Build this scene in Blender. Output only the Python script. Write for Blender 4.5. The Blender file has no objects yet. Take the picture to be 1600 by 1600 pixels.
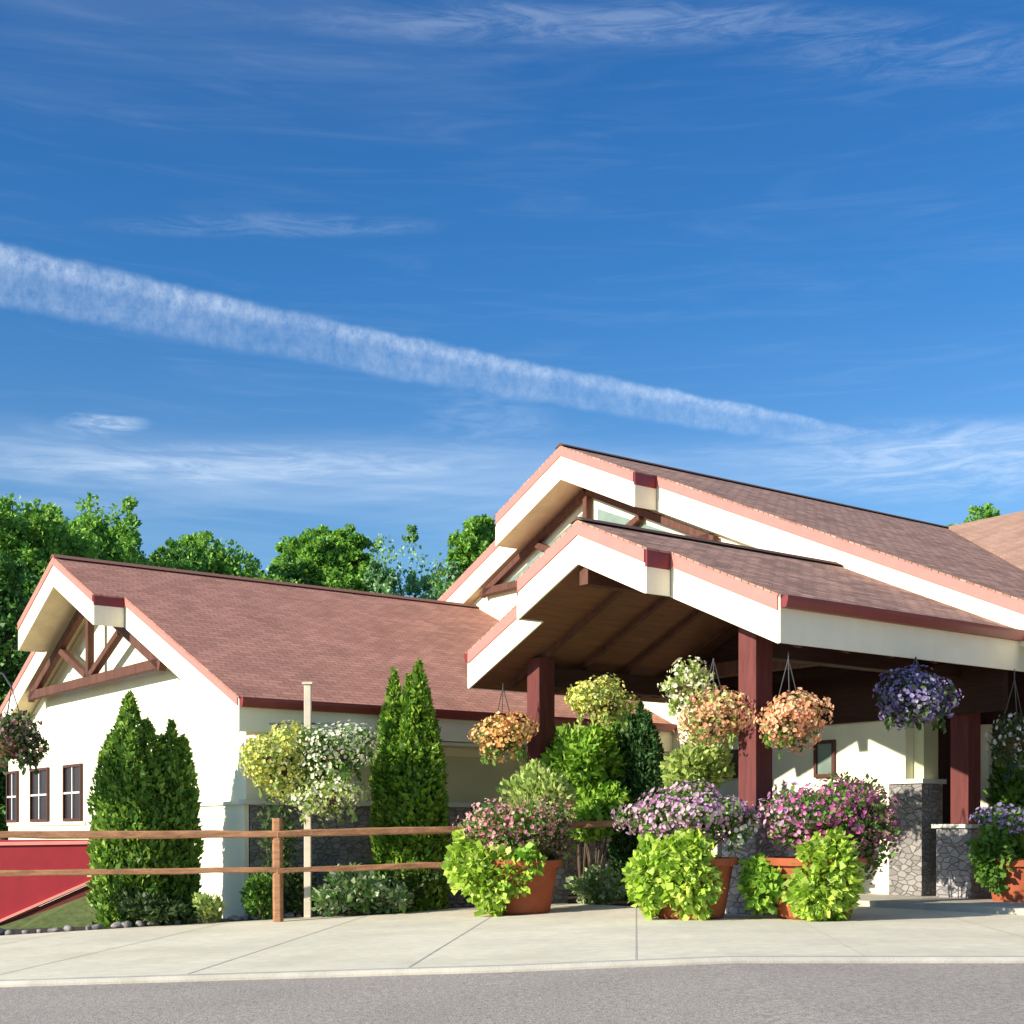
import bpy, math, random
import numpy as np
R = math.radians
rng = np.random.default_rng(7)
random.seed(7)
scene = bpy.context.scene
C = scene.collection

# ---------------------------------------------------------------- camera
F = 2154.0                      # focal length in photo pixels (photo 1600 wide)
CAM_Z = 1.15
HOR = 1300.0
cam_d = bpy.data.cameras.new("camera")
cam = bpy.data.objects.new("camera", cam_d); C.objects.link(cam)
cam.location = (0, 0, CAM_Z); cam.rotation_euler = (R(90), 0, 0)
cam_d.sensor_width = 36; cam_d.lens = 36 * F / 1600; cam_d.shift_y = (HOR - 800) / 1600
cam_d.clip_end = 6000; cam_d.clip_start = 0.1
scene.camera = cam
scene.view_settings.view_transform = 'Standard'
scene.view_settings.look = 'None'
scene.view_settings.gamma = 1
scene.view_settings.exposure = 0.65

# ---------------------------------------------------------------- sun
SUN_EL = R(22)
SUN_AZ = R(239)     # compass bearing of the sun, +Y = 0, clockwise
sun_dir = (math.sin(SUN_AZ) * math.cos(SUN_EL), math.cos(SUN_AZ) * math.cos(SUN_EL), math.sin(SUN_EL))
sd = bpy.data.lights.new("sun", 'SUN'); sd.energy = 5.0; sd.angle = R(0.5); sd.color = (1, 0.90, 0.76)
so = bpy.data.objects.new("sun", sd); C.objects.link(so)
from mathutils import Vector
so.rotation_euler = Vector(sun_dir).to_track_quat('Z', 'Y').to_euler()

# ---------------------------------------------------------------- world sky
w = bpy.data.worlds.new("World"); scene.world = w; w.use_nodes = True
nt = w.node_tree; nt.nodes.clear()
def wn(t, **k):
    n = nt.nodes.new(t)
    for a, b in k.items(): setattr(n, a, b)
    return n
def wl(a, b): nt.links.new(a, b)
def wmath(op, a, b=None, c=None, clamp=False):
    n = wn('ShaderNodeMath', operation=op, use_clamp=clamp)
    for i, v in enumerate((a, b, c)):
        if v is None: continue
        if isinstance(v, (int, float)): n.inputs[i].default_value = v
        else: wl(v, n.inputs[i])
    return n.outputs[0]
def wdot(vec, v):
    n = wn('ShaderNodeVectorMath', operation='DOT_PRODUCT'); wl(vec, n.inputs[0]); n.inputs[1].default_value = v
    return n.outputs['Value']
def wrange(v, a, b, c=0.0, d=1.0):
    n = wn('ShaderNodeMapRange'); n.interpolation_type = 'SMOOTHSTEP'
    wl(v, n.inputs[0])
    for i, x in enumerate((a, b, c, d)): n.inputs[i + 1].default_value = x
    return n.outputs[0]
def wnoise(vec, scale, detail=4, rough=0.55, stretch=(1, 1, 1), dist=0.0):
    m = wn('ShaderNodeMapping'); m.inputs['Scale'].default_value = stretch; wl(vec, m.inputs['Vector'])
    n = wn('ShaderNodeTexNoise'); wl(m.outputs[0], n.inputs['Vector'])
    n.inputs['Scale'].default_value = scale; n.inputs['Detail'].default_value = detail
    n.inputs['Roughness'].default_value = rough; n.inputs['Distortion'].default_value = dist
    return n.outputs['Fac']
sky = wn('ShaderNodeTexSky', sky_type='NISHITA'); sky.sun_disc = False
sky.sun_elevation = SUN_EL; sky.sun_rotation = SUN_AZ; sky.air_density = 1.0; sky.dust_density = 0.6; sky.ozone_density = 3.0
tc = wn('ShaderNodeTexCoord'); D = tc.outputs['Generated']
sep = wn('ShaderNodeSeparateXYZ'); wl(D, sep.inputs[0]); Z = sep.outputs['Z']
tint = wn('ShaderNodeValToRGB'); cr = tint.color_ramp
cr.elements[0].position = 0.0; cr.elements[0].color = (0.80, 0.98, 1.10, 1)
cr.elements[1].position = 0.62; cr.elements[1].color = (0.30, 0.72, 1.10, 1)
e = cr.elements.new(0.85); e.color = (3.0, 2.9, 2.5, 1)  # overhead sky out of view, brightened as added fill for the shadows
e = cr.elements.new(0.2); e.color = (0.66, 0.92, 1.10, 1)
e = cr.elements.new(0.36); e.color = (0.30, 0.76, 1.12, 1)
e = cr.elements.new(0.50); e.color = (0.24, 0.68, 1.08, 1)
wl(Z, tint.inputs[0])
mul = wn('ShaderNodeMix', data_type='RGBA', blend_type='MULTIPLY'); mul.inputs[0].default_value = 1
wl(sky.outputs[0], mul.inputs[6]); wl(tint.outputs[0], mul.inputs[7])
def pdir(px, py):
    v = np.array([px - 800.0, F, HOR - py]); return v / np.linalg.norm(v)
a, b = pdir(0, 428), pdir(1290, 678)
n_ = np.cross(a, b); n_ /= np.linalg.norm(n_)
if n_[2] < 0: n_ = -n_
t_ = b - a; t_ /= np.linalg.norm(t_)
s_a, s_b = float(a @ t_), float(b @ t_)
dist = wdot(D, tuple(n_)); along = wdot(D, tuple(t_))
# bend the trail slightly and scallop its lower side
u01 = wrange(along, s_a, s_b)
lin = wmath('DIVIDE', wmath('SUBTRACT', along, s_a), s_b - s_a)
bend = wmath('MULTIPLY', wmath('MULTIPLY', lin, wmath('SUBTRACT', lin, 1.0)), 0.012)
wob = wmath('MULTIPLY', wmath('SUBTRACT', wnoise(D, 45, 3), 0.5), 0.007)
dd = wmath('ADD', wmath('ADD', dist, wmath('MULTIPLY', bend, -1.0)), wob)
halfw = wmath('MULTIPLY_ADD', lin, -0.0092, 0.0180)
rel = wmath('DIVIDE', dd, halfw)
top = wrange(rel, 1.15, 0.82); low = wrange(rel, -1.25, -0.75)
band = wmath('MULTIPLY', top, low)
spine = wmath('ADD', wmath('MULTIPLY', wrange(wmath('ABSOLUTE', wmath('SUBTRACT', rel, 0.62)), 0.62, 0.0), 0.34), 0.27)
puff = wmath('MULTIPLY', wmath('MULTIPLY_ADD', wnoise(D, 130, 6, 0.75, (1, 1, 0.7)), 1.7, -0.35), wmath('MULTIPLY_ADD', wnoise(D, 20, 5, 0.65), 1.7, 0.02))
endf = wmath('MULTIPLY', wrange(lin, 1.12, 0.9), 1.0)
trail = wmath('MULTIPLY', wmath('MULTIPLY', band, wmath('MULTIPLY', spine, puff)), endf, clamp=True)
# high cirrus veils
c1 = wrange(wnoise(D, 3.2, 7, 0.6, (1.0, 1.0, 7.5), 0.6), 0.44, 0.72)
c2 = wrange(wnoise(D, 9.0, 6, 0.62, (0.8, 0.8, 9.0), 0.9), 0.45, 0.8)
lowmask = wmath('MULTIPLY', wrange(Z, 0.30, 0.235), wrange(Z, 0.10, 0.20))
highmask = wmath('MULTIPLY', wrange(Z, 0.42, 0.50), 0.22)
bandm = wmath('MULTIPLY', wrange(wmath('ABSOLUTE', wmath('SUBTRACT', Z, 0.250)), 0.030, 0.0), 0.7)
veil = wmath('MULTIPLY', c1, wmath('ADD', wmath('MULTIPLY', lowmask, 0.55), highmask))
veil = wmath('ADD', wmath('MULTIPLY', veil, 0.45), wmath('MULTIPLY', c2, 0.07))
veil = wmath('ADD', veil, wmath('MULTIPLY', bandm, wmath('MULTIPLY_ADD', c2, 0.4, 0.3)))
def streak(px, py, hw, hh, amt):
    p = pdir(px, py)
    sx = wmath('DIVIDE', wmath('SUBTRACT', wmath('DIVIDE', sep.outputs['X'], sep.outputs['Y']), float(p[0] / p[1])), hw / F)
    sz = wmath('DIVIDE', wmath('SUBTRACT', wmath('DIVIDE', Z, sep.outputs['Y']), float(p[2] / p[1])), hh / F)
    r = wmath('ADD', wmath('POWER', wmath('ABSOLUTE', sx), 2.0), wmath('POWER', wmath('ABSOLUTE', sz), 2.0))
    m = wmath('MULTIPLY', wrange(r, 1.0, 0.0), wrange(sep.outputs['Y'], 0.0, 0.1))
    return wmath('MULTIPLY', m, wmath('MULTIPLY', wrange(wnoise(D, 16, 7, 0.7, (1, 1, 6), 1.2), 0.35, 0.7), amt * 1.3))
for s in ((160, 662, 85, 24, 0.6), (420, 352, 330, 24, 0.17), (1480, 720, 380, 80, 0.38), (760, 660, 130, 70, 0.16), (950, 35, 620, 45, 0.2), (330, 725, 480, 40, 0.3), (1500, 85, 360, 60, 0.16)):
    veil = wmath('ADD', veil, streak(*s))
allc = wmath('ADD', wmath('MULTIPLY', veil, 0.48), wmath('MULTIPLY', trail, 0.88), clamp=True)
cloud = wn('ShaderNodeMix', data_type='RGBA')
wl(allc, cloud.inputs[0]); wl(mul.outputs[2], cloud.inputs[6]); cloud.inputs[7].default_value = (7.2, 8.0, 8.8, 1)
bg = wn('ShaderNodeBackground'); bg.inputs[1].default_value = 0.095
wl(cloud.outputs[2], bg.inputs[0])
wo = wn('ShaderNodeOutputWorld'); wl(bg.outputs[0], wo.inputs[0])

# ---------------------------------------------------------------- helpers
GX = np.array([.5962, -.8028]); GY = np.array([.8028, .5962]); P0 = np.array([-4.41, 22.86])
ROTB = math.atan2(GX[1], GX[0])
def zf(x): return 0.04 * (max(-16.0, min(2.0, x)) - 2.0)
def at(px, Y): return ((px - 800) / F * Y, Y)
def zpx(py, Y): return CAM_Z + (HOR - py) / F * Y
def lw(x, y):                       # building frame -> world
    p = P0 + x * GX + y * GY; return float(p[0]), float(p[1])

def tag(o, label=None, cat=None, group=None, kind=None):
    if label: o['label'] = label
    if cat: o['category'] = cat
    if group: o['group'] = group
    if kind: o['kind'] = kind
    return o
def empty(name, loc=(0, 0, 0), rz=0):
    o = bpy.data.objects.new(name, None); C.objects.link(o); o.location = loc; o.rotation_euler = (0, 0, rz)
    o.empty_display_size = .2
    return o
def link(name, me, mat, parent=None, smooth=False):
    o = bpy.data.objects.new(name, me); C.objects.link(o)
    for m in (mat if isinstance(mat, (list, tuple)) else [mat]): me.materials.append(m)
    if parent: o.parent = parent
    if smooth: me.polygons.foreach_set('use_smooth', [True] * len(me.polygons))
    return o

class MB:
    def __init__(s): s.v = []; s.f = []
    def add(s, vs, fs):
        b = len(s.v); s.v += [tuple(map(float, v)) for v in vs]; s.f += [[b + i for i in f] for f in fs]; return s
    def box(s, x0, x1, y0, y1, z0, z1):
        return s.add([(x0, y0, z0), (x1, y0, z0), (x1, y1, z0), (x0, y1, z0), (x0, y0, z1), (x1, y0, z1), (x1, y1, z1), (x0, y1, z1)],
                     [(0, 3, 2, 1), (4, 5, 6, 7), (0, 1, 5, 4), (1, 2, 6, 5), (2, 3, 7, 6), (3, 0, 4, 7)])
    def bar(s, a, b, w, h, up=(0, 0, 1), ch=0.0):
        a = np.array(a, float); b = np.array(b, float); d = b - a; d /= np.linalg.norm(d)
        up = np.array(up, float)
        if abs(d @ up) > .98: up = np.array([0, 1, 0.])
        r = np.cross(d, up); r /= np.linalg.norm(r); u = np.cross(r, d)
        w /= 2; h /= 2
        if ch:
            o = [(w, h - ch), (w - ch, h), (-w + ch, h), (-w, h - ch), (-w, -h + ch), (-w + ch, -h), (w - ch, -h), (w, -h + ch)]
        else: o = [(w, h), (-w, h), (-w, -h), (w, -h)]
        n = len(o); vs = [p + r * i + u * j for p in (a, b) for i, j in o]
        fs = [tuple(range(n))[::-1], tuple(range(n, 2 * n))] + [(i, (i + 1) % n, n + (i + 1) % n, n + i) for i in range(n)]
        fs = [f[::-1] for f in fs]
        return s.add(vs, fs)
    def prism(s, poly, axis, a, b):
        n = len(poly)
        def P(p, t): return {'x': (t, p[0], p[1]), 'y': (p[0], t, p[1]), 'z': (p[0], p[1], t)}[axis]
        return s.add([P(p, a) for p in poly] + [P(p, b) for p in poly],
                     [tuple(range(n))[::-1], tuple(range(n, 2 * n))] + [(i, (i + 1) % n, n + (i + 1) % n, n + i) for i in range(n)])
    def lathe(s, prof, c=(0, 0, 0), n=24, sx=1, sy=1):
        vs = []; fs = []
        for r, z in prof:
            for k in range(n):
                t = 2 * math.pi * k / n; vs.append((c[0] + r * sx * math.cos(t), c[1] + r * sy * math.sin(t), c[2] + z))
        for i in range(len(prof) - 1):
            for k in range(n):
                fs.append((i * n + k, i * n + (k + 1) % n, (i + 1) * n + (k + 1) % n, (i + 1) * n + k))
        fs.append(tuple(range(n))[::-1]); m = (len(prof) - 1) * n; fs.append(tuple(range(m, m + n)))
        return s.add(vs, fs)
    def tube(s, pts, rad, n=6):
        pts = [np.array(p, float) for p in pts]
        rad = rad if isinstance(rad, (list, tuple)) else [rad] * len(pts)
        vs = []; fs = []
        for i, p in enumerate(pts):
            d = pts[min(i + 1, len(pts) - 1)] - pts[max(i - 1, 0)]; d /= np.linalg.norm(d) + 1e-9
            up = np.array([0, 0, 1.]) if abs(d[2]) < .95 else np.array([0, 1., 0])
            r = np.cross(d, up); r /= np.linalg.norm(r); u = np.cross(r, d)
            for k in range(n):
                t = 2 * math.pi * k / n; vs.append(p + rad[i] * (r * math.cos(t) + u * math.sin(t)))
        for i in range(len(pts) - 1):
            for k in range(n): fs.append((i * n + k, (i + 1) * n + k, (i + 1) * n + (k + 1) % n, i * n + (k + 1) % n))
        fs.append(tuple(range(n))); m = (len(pts) - 1) * n; fs.append(tuple(range(m, m + n))[::-1])
        return s.add(vs, fs)
    def mesh(s, name):
        me = bpy.data.meshes.new(name); me.from_pydata(s.v, [], s.f); me.update()
        return me
    def build(s, name, mat, parent=None, smooth=False, bevel=0):
        import bmesh
        me = s.mesh(name)
        bm = bmesh.new(); bm.from_mesh(me); bmesh.ops.recalc_face_normals(bm, faces=bm.faces); bm.to_mesh(me); bm.free()
        o = link(name, me, mat, parent, smooth)
        if bevel:
            m = o.modifiers.new('bevel', 'BEVEL'); m.width = bevel; m.segments = 2; m.limit_method = 'ANGLE'
        return o

# ---------------------------------------------------------------- materials
def mat(name, base, rough=.8, var=.12, scale=6.0, bump=0.0, bscale=40.0, metallic=0.0, spec=.3, stain=0.0, stretch=(1, 1, 1)):
    m = bpy.data.materials.new(name); m.use_nodes = True; t = m.node_tree; p = t.nodes['Principled BSDF']
    p.inputs['Roughness'].default_value = rough; p.inputs['Metallic'].default_value = metallic
    p.inputs['Specular IOR Level'].default_value = spec
    tcn = t.nodes.new('ShaderNodeTexCoord'); mp = t.nodes.new('ShaderNodeMapping'); mp.inputs['Scale'].default_value = stretch
    t.links.new(tcn.outputs['Object'], mp.inputs[0])
    n = t.nodes.new('ShaderNodeTexNoise'); n.inputs['Scale'].default_value = scale; n.inputs['Detail'].default_value = 6; n.inputs['Roughness'].default_value = .6
    t.links.new(mp.outputs[0], n.inputs[0])
    r = t.nodes.new('ShaderNodeValToRGB'); r.color_ramp.elements[0].position = .3; r.color_ramp.elements[1].position = .7
    r.color_ramp.elements[0].color = tuple(c * (1 - var) for c in base) + (1,)
    r.color_ramp.elements[1].color = tuple(min(1, c * (1 + var)) for c in base) + (1,)
    t.links.new(n.outputs['Fac'], r.inputs[0]); out = r.outputs[0]
    if stain:
        n3 = t.nodes.new('ShaderNodeTexNoise'); n3.inputs['Scale'].default_value = .7; n3.inputs['Detail'].default_value = 5
        t.links.new(tcn.outputs['Object'], n3.inputs[0])
        mr = t.nodes.new('ShaderNodeMapRange'); mr.inputs[1].default_value = .4; mr.inputs[2].default_value = .75
        mr.inputs[3].default_value = 0; mr.inputs[4].default_value = stain; t.links.new(n3.outputs['Fac'], mr.inputs[0])
        mx = t.nodes.new('ShaderNodeMix'); mx.data_type = 'RGBA'; t.links.new(mr.outputs[0], mx.inputs[0])
        t.links.new(out, mx.inputs[6]); mx.inputs[7].default_value = tuple(c * .55 for c in base) + (1,); out = mx.outputs[2]
    t.links.new(out, p.inputs['Base Color'])
    if bump:
        n2 = t.nodes.new('ShaderNodeTexNoise'); n2.inputs['Scale'].default_value = bscale; n2.inputs['Detail'].default_value = 4
        t.links.new(mp.outputs[0], n2.inputs[0])
        bp = t.nodes.new('ShaderNodeBump'); bp.inputs['Strength'].default_value = bump; bp.inputs['Distance'].default_value = .02
        t.links.new(n2.outputs['Fac'], bp.inputs['Height']); t.links.new(bp.outputs[0], p.inputs['Normal'])
    return m
def shingle_mat(name, c1, c2, mortar):
    m = bpy.data.materials.new(name); m.use_nodes = True; t = m.node_tree; p = t.nodes['Principled BSDF']
    p.inputs['Roughness'].default_value = .9; p.inputs['Specular IOR Level'].default_value = .2
    uv = t.nodes.new('ShaderNodeUVMap')
    bk = t.nodes.new('ShaderNodeTexBrick'); t.links.new(uv.outputs[0], bk.inputs['Vector'])
    bk.inputs['Scale'].default_value = 1; bk.inputs['Brick Width'].default_value = .30; bk.inputs['Row Height'].default_value = .145
    bk.inputs['Mortar Size'].default_value = .012; bk.inputs['Mortar Smooth'].default_value = .4; bk.inputs['Bias'].default_value = -.1
    bk.inputs['Color1'].default_value = c1 + (1,); bk.inputs['Color2'].default_value = c2 + (1,); bk.inputs['Mortar'].default_value = mortar + (1,)
    n = t.nodes.new('ShaderNodeTexNoise'); n.inputs['Scale'].default_value = 1.1; n.inputs['Detail'].default_value = 8; n.inputs['Roughness'].default_value = .7
    t.links.new(uv.outputs[0], n.inputs[0])
    mr = t.nodes.new('ShaderNodeMapRange'); mr.inputs[1].default_value = .3; mr.inputs[2].default_value = .7; mr.inputs[3].default_value = .78; mr.inputs[4].default_value = 1.18
    t.links.new(n.outputs['Fac'], mr.inputs[0])
    n4 = t.nodes.new('ShaderNodeTexNoise'); n4.inputs['Scale'].default_value = 26; n4.inputs['Detail'].default_value = 3
    t.links.new(uv.outputs[0], n4.inputs[0])
    mr4 = t.nodes.new('ShaderNodeMapRange'); mr4.inputs[1].default_value = .3; mr4.inputs[2].default_value = .7; mr4.inputs[3].default_value = .8; mr4.inputs[4].default_value = 1.2
    t.links.new(n4.outputs['Fac'], mr4.inputs[0])
    mm = t.nodes.new('ShaderNodeMath'); mm.operation = 'MULTIPLY'; t.links.new(mr.outputs[0], mm.inputs[0]); t.links.new(mr4.outputs[0], mm.inputs[1])
    mx = t.nodes.new('ShaderNodeMix'); mx.data_type = 'RGBA'; mx.blend_type = 'MULTIPLY'; mx.inputs[0].default_value = 1
    t.links.new(bk.outputs['Color'], mx.inputs[6]); t.links.new(mm.outputs[0], mx.inputs[7]); t.links.new(mx.outputs[2], p.inputs['Base Color'])
    bp = t.nodes.new('ShaderNodeBump'); bp.inputs['Strength'].default_value = .5; bp.inputs['Distance'].default_value = .02
    t.links.new(bk.outputs['Color'], bp.inputs['Height']); t.links.new(bp.outputs[0], p.inputs['Normal'])
    return m
def stone_mat(name, base, scale=3.2):
    m = bpy.data.materials.new(name); m.use_nodes = True; t = m.node_tree; p = t.nodes['Principled BSDF']; p.inputs['Roughness'].default_value = .85
    tcn = t.nodes.new('ShaderNodeTexCoord'); mp = t.nodes.new('ShaderNodeMapping'); mp.inputs['Scale'].default_value = (1, 1, 1.8)
    t.links.new(tcn.outputs['Object'], mp.inputs[0])
    v = t.nodes.new('ShaderNodeTexVoronoi'); v.inputs['Scale'].default_value = scale; t.links.new(mp.outputs[0], v.inputs['Vector'])
    v2 = t.nodes.new('ShaderNodeTexVoronoi'); v2.feature = 'DISTANCE_TO_EDGE'; v2.inputs['Scale'].default_value = scale; t.links.new(mp.outputs[0], v2.inputs['Vector'])
    sp = t.nodes.new('ShaderNodeSeparateColor'); t.links.new(v.outputs['Color'], sp.inputs[0])
    r = t.nodes.new('ShaderNodeValToRGB'); r.color_ramp.elements[0].color = tuple(c * .75 for c in base) + (1,); r.color_ramp.elements[1].color = tuple(c * 1.25 for c in base) + (1,)
    t.links.new(sp.outputs[0], r.inputs[0])
    mr = t.nodes.new('ShaderNodeMapRange'); mr.inputs[1].default_value = 0; mr.inputs[2].default_value = .06; t.links.new(v2.outputs['Distance'], mr.inputs[0])
    mx = t.nodes.new('ShaderNodeMix'); mx.data_type = 'RGBA'; t.links.new(mr.outputs[0], mx.inputs[0]); mx.inputs[6].default_value = tuple(c * .8 for c in base) + (1,)
    t.links.new(r.outputs[0], mx.inputs[7]); t.links.new(mx.outputs[2], p.inputs['Base Color'])
    bp = t.nodes.new('ShaderNodeBump'); bp.inputs['Strength'].default_value = .8; bp.inputs['Distance'].default_value = .04
    t.links.new(mr.outputs[0], bp.inputs['Height']); t.links.new(bp.outputs[0], p.inputs['Normal'])
    return m
def leaf_mat(name, cols, rough=.5, trans=.35):
    """colour of each leaf or petal picked at random from cols"""
    m = bpy.data.materials.new(name); m.use_nodes = True; t = m.node_tree; p = t.nodes['Principled BSDF']
    p.inputs['Roughness'].default_value = rough; p.inputs['Specular IOR Level'].default_value = .3
    g = t.nodes.new('ShaderNodeNewGeometry'); r = t.nodes.new('ShaderNodeValToRGB'); r.color_ramp.interpolation = 'LINEAR'
    t.links.new(g.outputs['Random Per Island'], r.inputs[0])
    els = r.color_ramp.elements
    for i, c in enumerate(cols):
        pos = i / max(1, len(cols) - 1)
        e = els[i] if i < 2 else els.new(pos)
        e.position = pos; e.color = tuple(c) + (1,)
    for i, c in enumerate(cols): pass
    t.links.new(r.outputs[0], p.inputs['Base Color'])
    tr = t.nodes.new('ShaderNodeBsdfTranslucent'); t.links.new(r.outputs[0], tr.inputs[0])
    ms = t.nodes.new('ShaderNodeMixShader'); ms.inputs[0].default_value = trans
    t.links.new(p.outputs[0], ms.inputs[1]); t.links.new(tr.outputs[0], ms.inputs[2])
    t.links.new(ms.outputs[0], t.nodes['Material Output'].inputs[0])
    return m
def lm(name, *cols, **k):
    # ramps are built sorted, so give every colour its own evenly spaced stop
    return leaf_mat(name, cols, **k)

M = {}
M['asphalt'] = mat('asphalt', (.36, .31, .26), .95, .38, 26, .6, 60, stain=.25)
M['concrete'] = mat('concrete', (.69, .625, .465), .9, .10, 6, .3, 70, stain=.42)
M['joint'] = mat('joint_filler', (.53, .49, .38), .95)
M['curb'] = mat('curb_concrete', (.47, .44, .36), .9, .15, 3, .3, 50, stain=.3)
M['mulch'] = mat('mulch', (.045, .032, .026), .98, .5, 22, 1.0, 45)
M['grass'] = mat('grass', (.09, .12, .035), .95, .35, 8, .6, 50)
M['stucco'] = mat('stucco', (.82, .78, .58), .9, .05, 2.0, .3, 90, stain=.12)
M['stuccodark'] = mat('shaded_stucco', (.60, .60, .38), .9, .06, 2.0, .25, 90)  # same stucco, shade of the side walls put into a darker green tone
M['cream'] = mat('cream_fascia', (.84, .785, .60), .6, .05, 3, stain=.08)
M['frieze'] = mat('tan_frieze', (.82, .77, .58), .7, .04, 3)
M['soffit'] = mat('tan_soffit', (.84, .70, .46), .75, .12, 3)
M['salmon'] = mat('sunlit_salmon_trim', (.56, .20, .17), .6, .06, 4)  # rake trim with its sunlit tone put into the colour
M['maroon'] = mat('maroon_gutter_shaded_trim', (.20, .028, .028), .4, .12, 4, spec=.5)  # gutter metal; on the returns, the same trim with shade put into the colour
M['timber'] = mat('dark_timber', (.11, .045, .030), .75, .3, 9, .3, 30, stretch=(1, 1, .25))
M['post'] = mat('maroon_timber', (.125, .032, .028), .7, .25, 8, .3, 25, stretch=(2, 2, .2))
M['ceil'] = mat('brown_ceiling', (.19, .085, .045), .8, .22, 5, .3, 30, stretch=(4, .3, 1))
M['stone'] = stone_mat('ledge_stone', (.25, .235, .215), 6.5)
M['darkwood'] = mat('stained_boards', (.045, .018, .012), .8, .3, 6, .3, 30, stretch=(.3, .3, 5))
M['lightstone'] = stone_mat('pale_stone', (.36, .34, .34), 6.0)
M['sill'] = mat('sill_stone', (.62, .64, .54), .8, .08)
M['glass'] = mat('window_glass', (.03, .018, .022), .3, .2, 3, spec=.6)
M['greenglass'] = mat('clerestory_glass', (.20, .27, .22), .15, .25, 1.5, spec=.6)
M['tealglass'] = mat('door_glass', (.06, .13, .14), .1, .3, 2, spec=.6)
M['white'] = mat('white_paint', (.80, .78, .72), .55, .04)
M['beige'] = mat('beige_paint', (.62, .55, .42), .6, .12, 6, stain=.3)
M['brownframe'] = mat('brown_frame', (.09, .035, .028), .5, .15)
M['shingleA'] = shingle_mat('red_shingles', (.49, .235, .165), (.37, .17, .12), (.25, .115, .085))
M['shingleC'] = shingle_mat('brown_shingles', (.50, .285, .205), (.26, .145, .105), (.12, .07, .055))
M['shingleD'] = shingle_mat('tan_shingles', (.43, .26, .18), (.35, .21, .15), (.24, .145, .105))
M['rail'] = mat('cedar_rail', (.34, .17, .085), .8, .35, 7, .5, 30, stretch=(.4, 2, 2))
M['terracotta'] = mat('terracotta', (.36, .095, .04), .8, .15, 4, .2, 40, stain=.25)
M['soil'] = mat('soil', (.04, .028, .02), 1, .3, 20, .8, 40)
M['coco'] = mat('coco_liner', (.12, .07, .035), 1, .35, 20, 1, 60)
M['wire'] = mat('hanger_wire', (.10, .10, .10), .5, .1, metallic=.6)
M['red'] = mat('red_painted_board', (.29, .016, .024), .5, .12, 2.5)
M['redskirt'] = mat('dark_red_board', (.13, .02, .015), .7, .2, 3)
M['redtrim'] = mat('red_trim', (.70, .26, .22), .5, .1, 3)
M['rock'] = mat('edging_rock', (.22, .20, .19), .9, .6, 9, .5, 30)
M['bark'] = mat('bark', (.10, .07, .05), .95, .35, 8, .8, 30, stretch=(1, 1, .3))

g = lambda *c: c
M['l_tree'] = lm('tree_leaves', (0.087, 0.218, 0.031), (0.196, 0.437, 0.062), (0.391, 0.638, 0.104), (0.117, 0.286, 0.042))
M['l_treed'] = lm('dark_tree_leaves', (0.056, 0.156, 0.033), (0.123, 0.293, 0.057), (0.224, 0.429, 0.080))
M['l_treeb'] = lm('bluish_tree_leaves', (0.134, 0.324, 0.130), (0.250, 0.486, 0.210), (0.461, 0.680, 0.300), (0.096, 0.227, 0.090))
M['l_arb'] = lm('arborvitae_leaves', (0.058, 0.158, 0.022), (0.176, 0.348, 0.044), (0.389, 0.570, 0.087), (0.049, 0.127, 0.026))
M['l_arbl'] = lm('bright_arborvitae_leaves', (0.057, 0.165, 0.015), (0.172, 0.352, 0.030), (0.368, 0.528, 0.060), (0.034, 0.121, 0.018))
M['l_con'] = lm('dark_conifer_leaves', (0.026, 0.085, 0.024), (0.052, 0.143, 0.036), (0.117, 0.234, 0.072))
M['l_bush'] = lm('bright_bush_leaves', (0.150, 0.345, 0.033), (0.300, 0.529, 0.055), (0.425, 0.644, 0.088), (0.112, 0.253, 0.033))
M['l_lime'] = lm('lime_vine_leaves', (.24, .42, .03), (.46, .66, .07), (.66, .78, .14), (.18, .36, .02), (.60, .74, .20))
M['l_green'] = lm('green_leaves', (0.065, 0.163, 0.024), (0.130, 0.275, 0.036), (0.221, 0.375, 0.072))
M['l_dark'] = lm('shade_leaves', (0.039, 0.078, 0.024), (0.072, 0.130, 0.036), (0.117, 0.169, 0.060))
M['l_pale'] = lm('pale_leaves', (0.253, 0.396, 0.080), (0.437, 0.550, 0.140), (0.598, 0.660, 0.240))
M['l_vari'] = lm('variegated_leaves', (.08, .20, .04), (.20, .38, .09), (.55, .60, .38), (.12, .26, .05))
M['f_orange'] = lm('peach_petals', (.78, .34, .16), (.86, .50, .28), (.90, .66, .42), (.70, .24, .10), rough=.6)
M['f_apricot'] = lm('apricot_petals', (.85, .48, .14), (.88, .62, .28), (.80, .32, .08), (.90, .70, .35), rough=.6)
M['f_yellow'] = lm('yellow_petals', (.75, .68, .10), (.85, .80, .25), (.60, .62, .08), (.90, .86, .48), rough=.6)
M['f_cream'] = lm('cream_petals', (.80, .78, .50), (.88, .86, .70), (.70, .72, .40), (.92, .88, .80), rough=.6)
M['f_pink'] = lm('pink_petals', (.55, .16, .20), (.72, .36, .36), (.80, .55, .50), (.38, .07, .12), rough=.6)
M['f_lilac'] = lm('lilac_petals', (0.468, 0.240, 0.425), (0.612, 0.375, 0.510), (0.680, 0.488, 0.561), (0.340, 0.112, 0.255), rough=.6)
M['f_magenta'] = lm('magenta_petals', (.50, .07, .26), (.65, .20, .42), (.36, .03, .16), (.75, .38, .52), rough=.6)
M['f_violet'] = lm('violet_petals', (.20, .15, .36), (.38, .32, .55), (.14, .09, .26), (.55, .50, .66), rough=.6)
M['f_white'] = lm('white_petals', (.75, .72, .66), (.85, .80, .76), (.45, .35, .30), rough=.6)
M['f_dusky'] = lm('dusky_petals', (.22, .09, .09), (.36, .20, .18), (.10, .06, .06), rough=.6)

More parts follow.
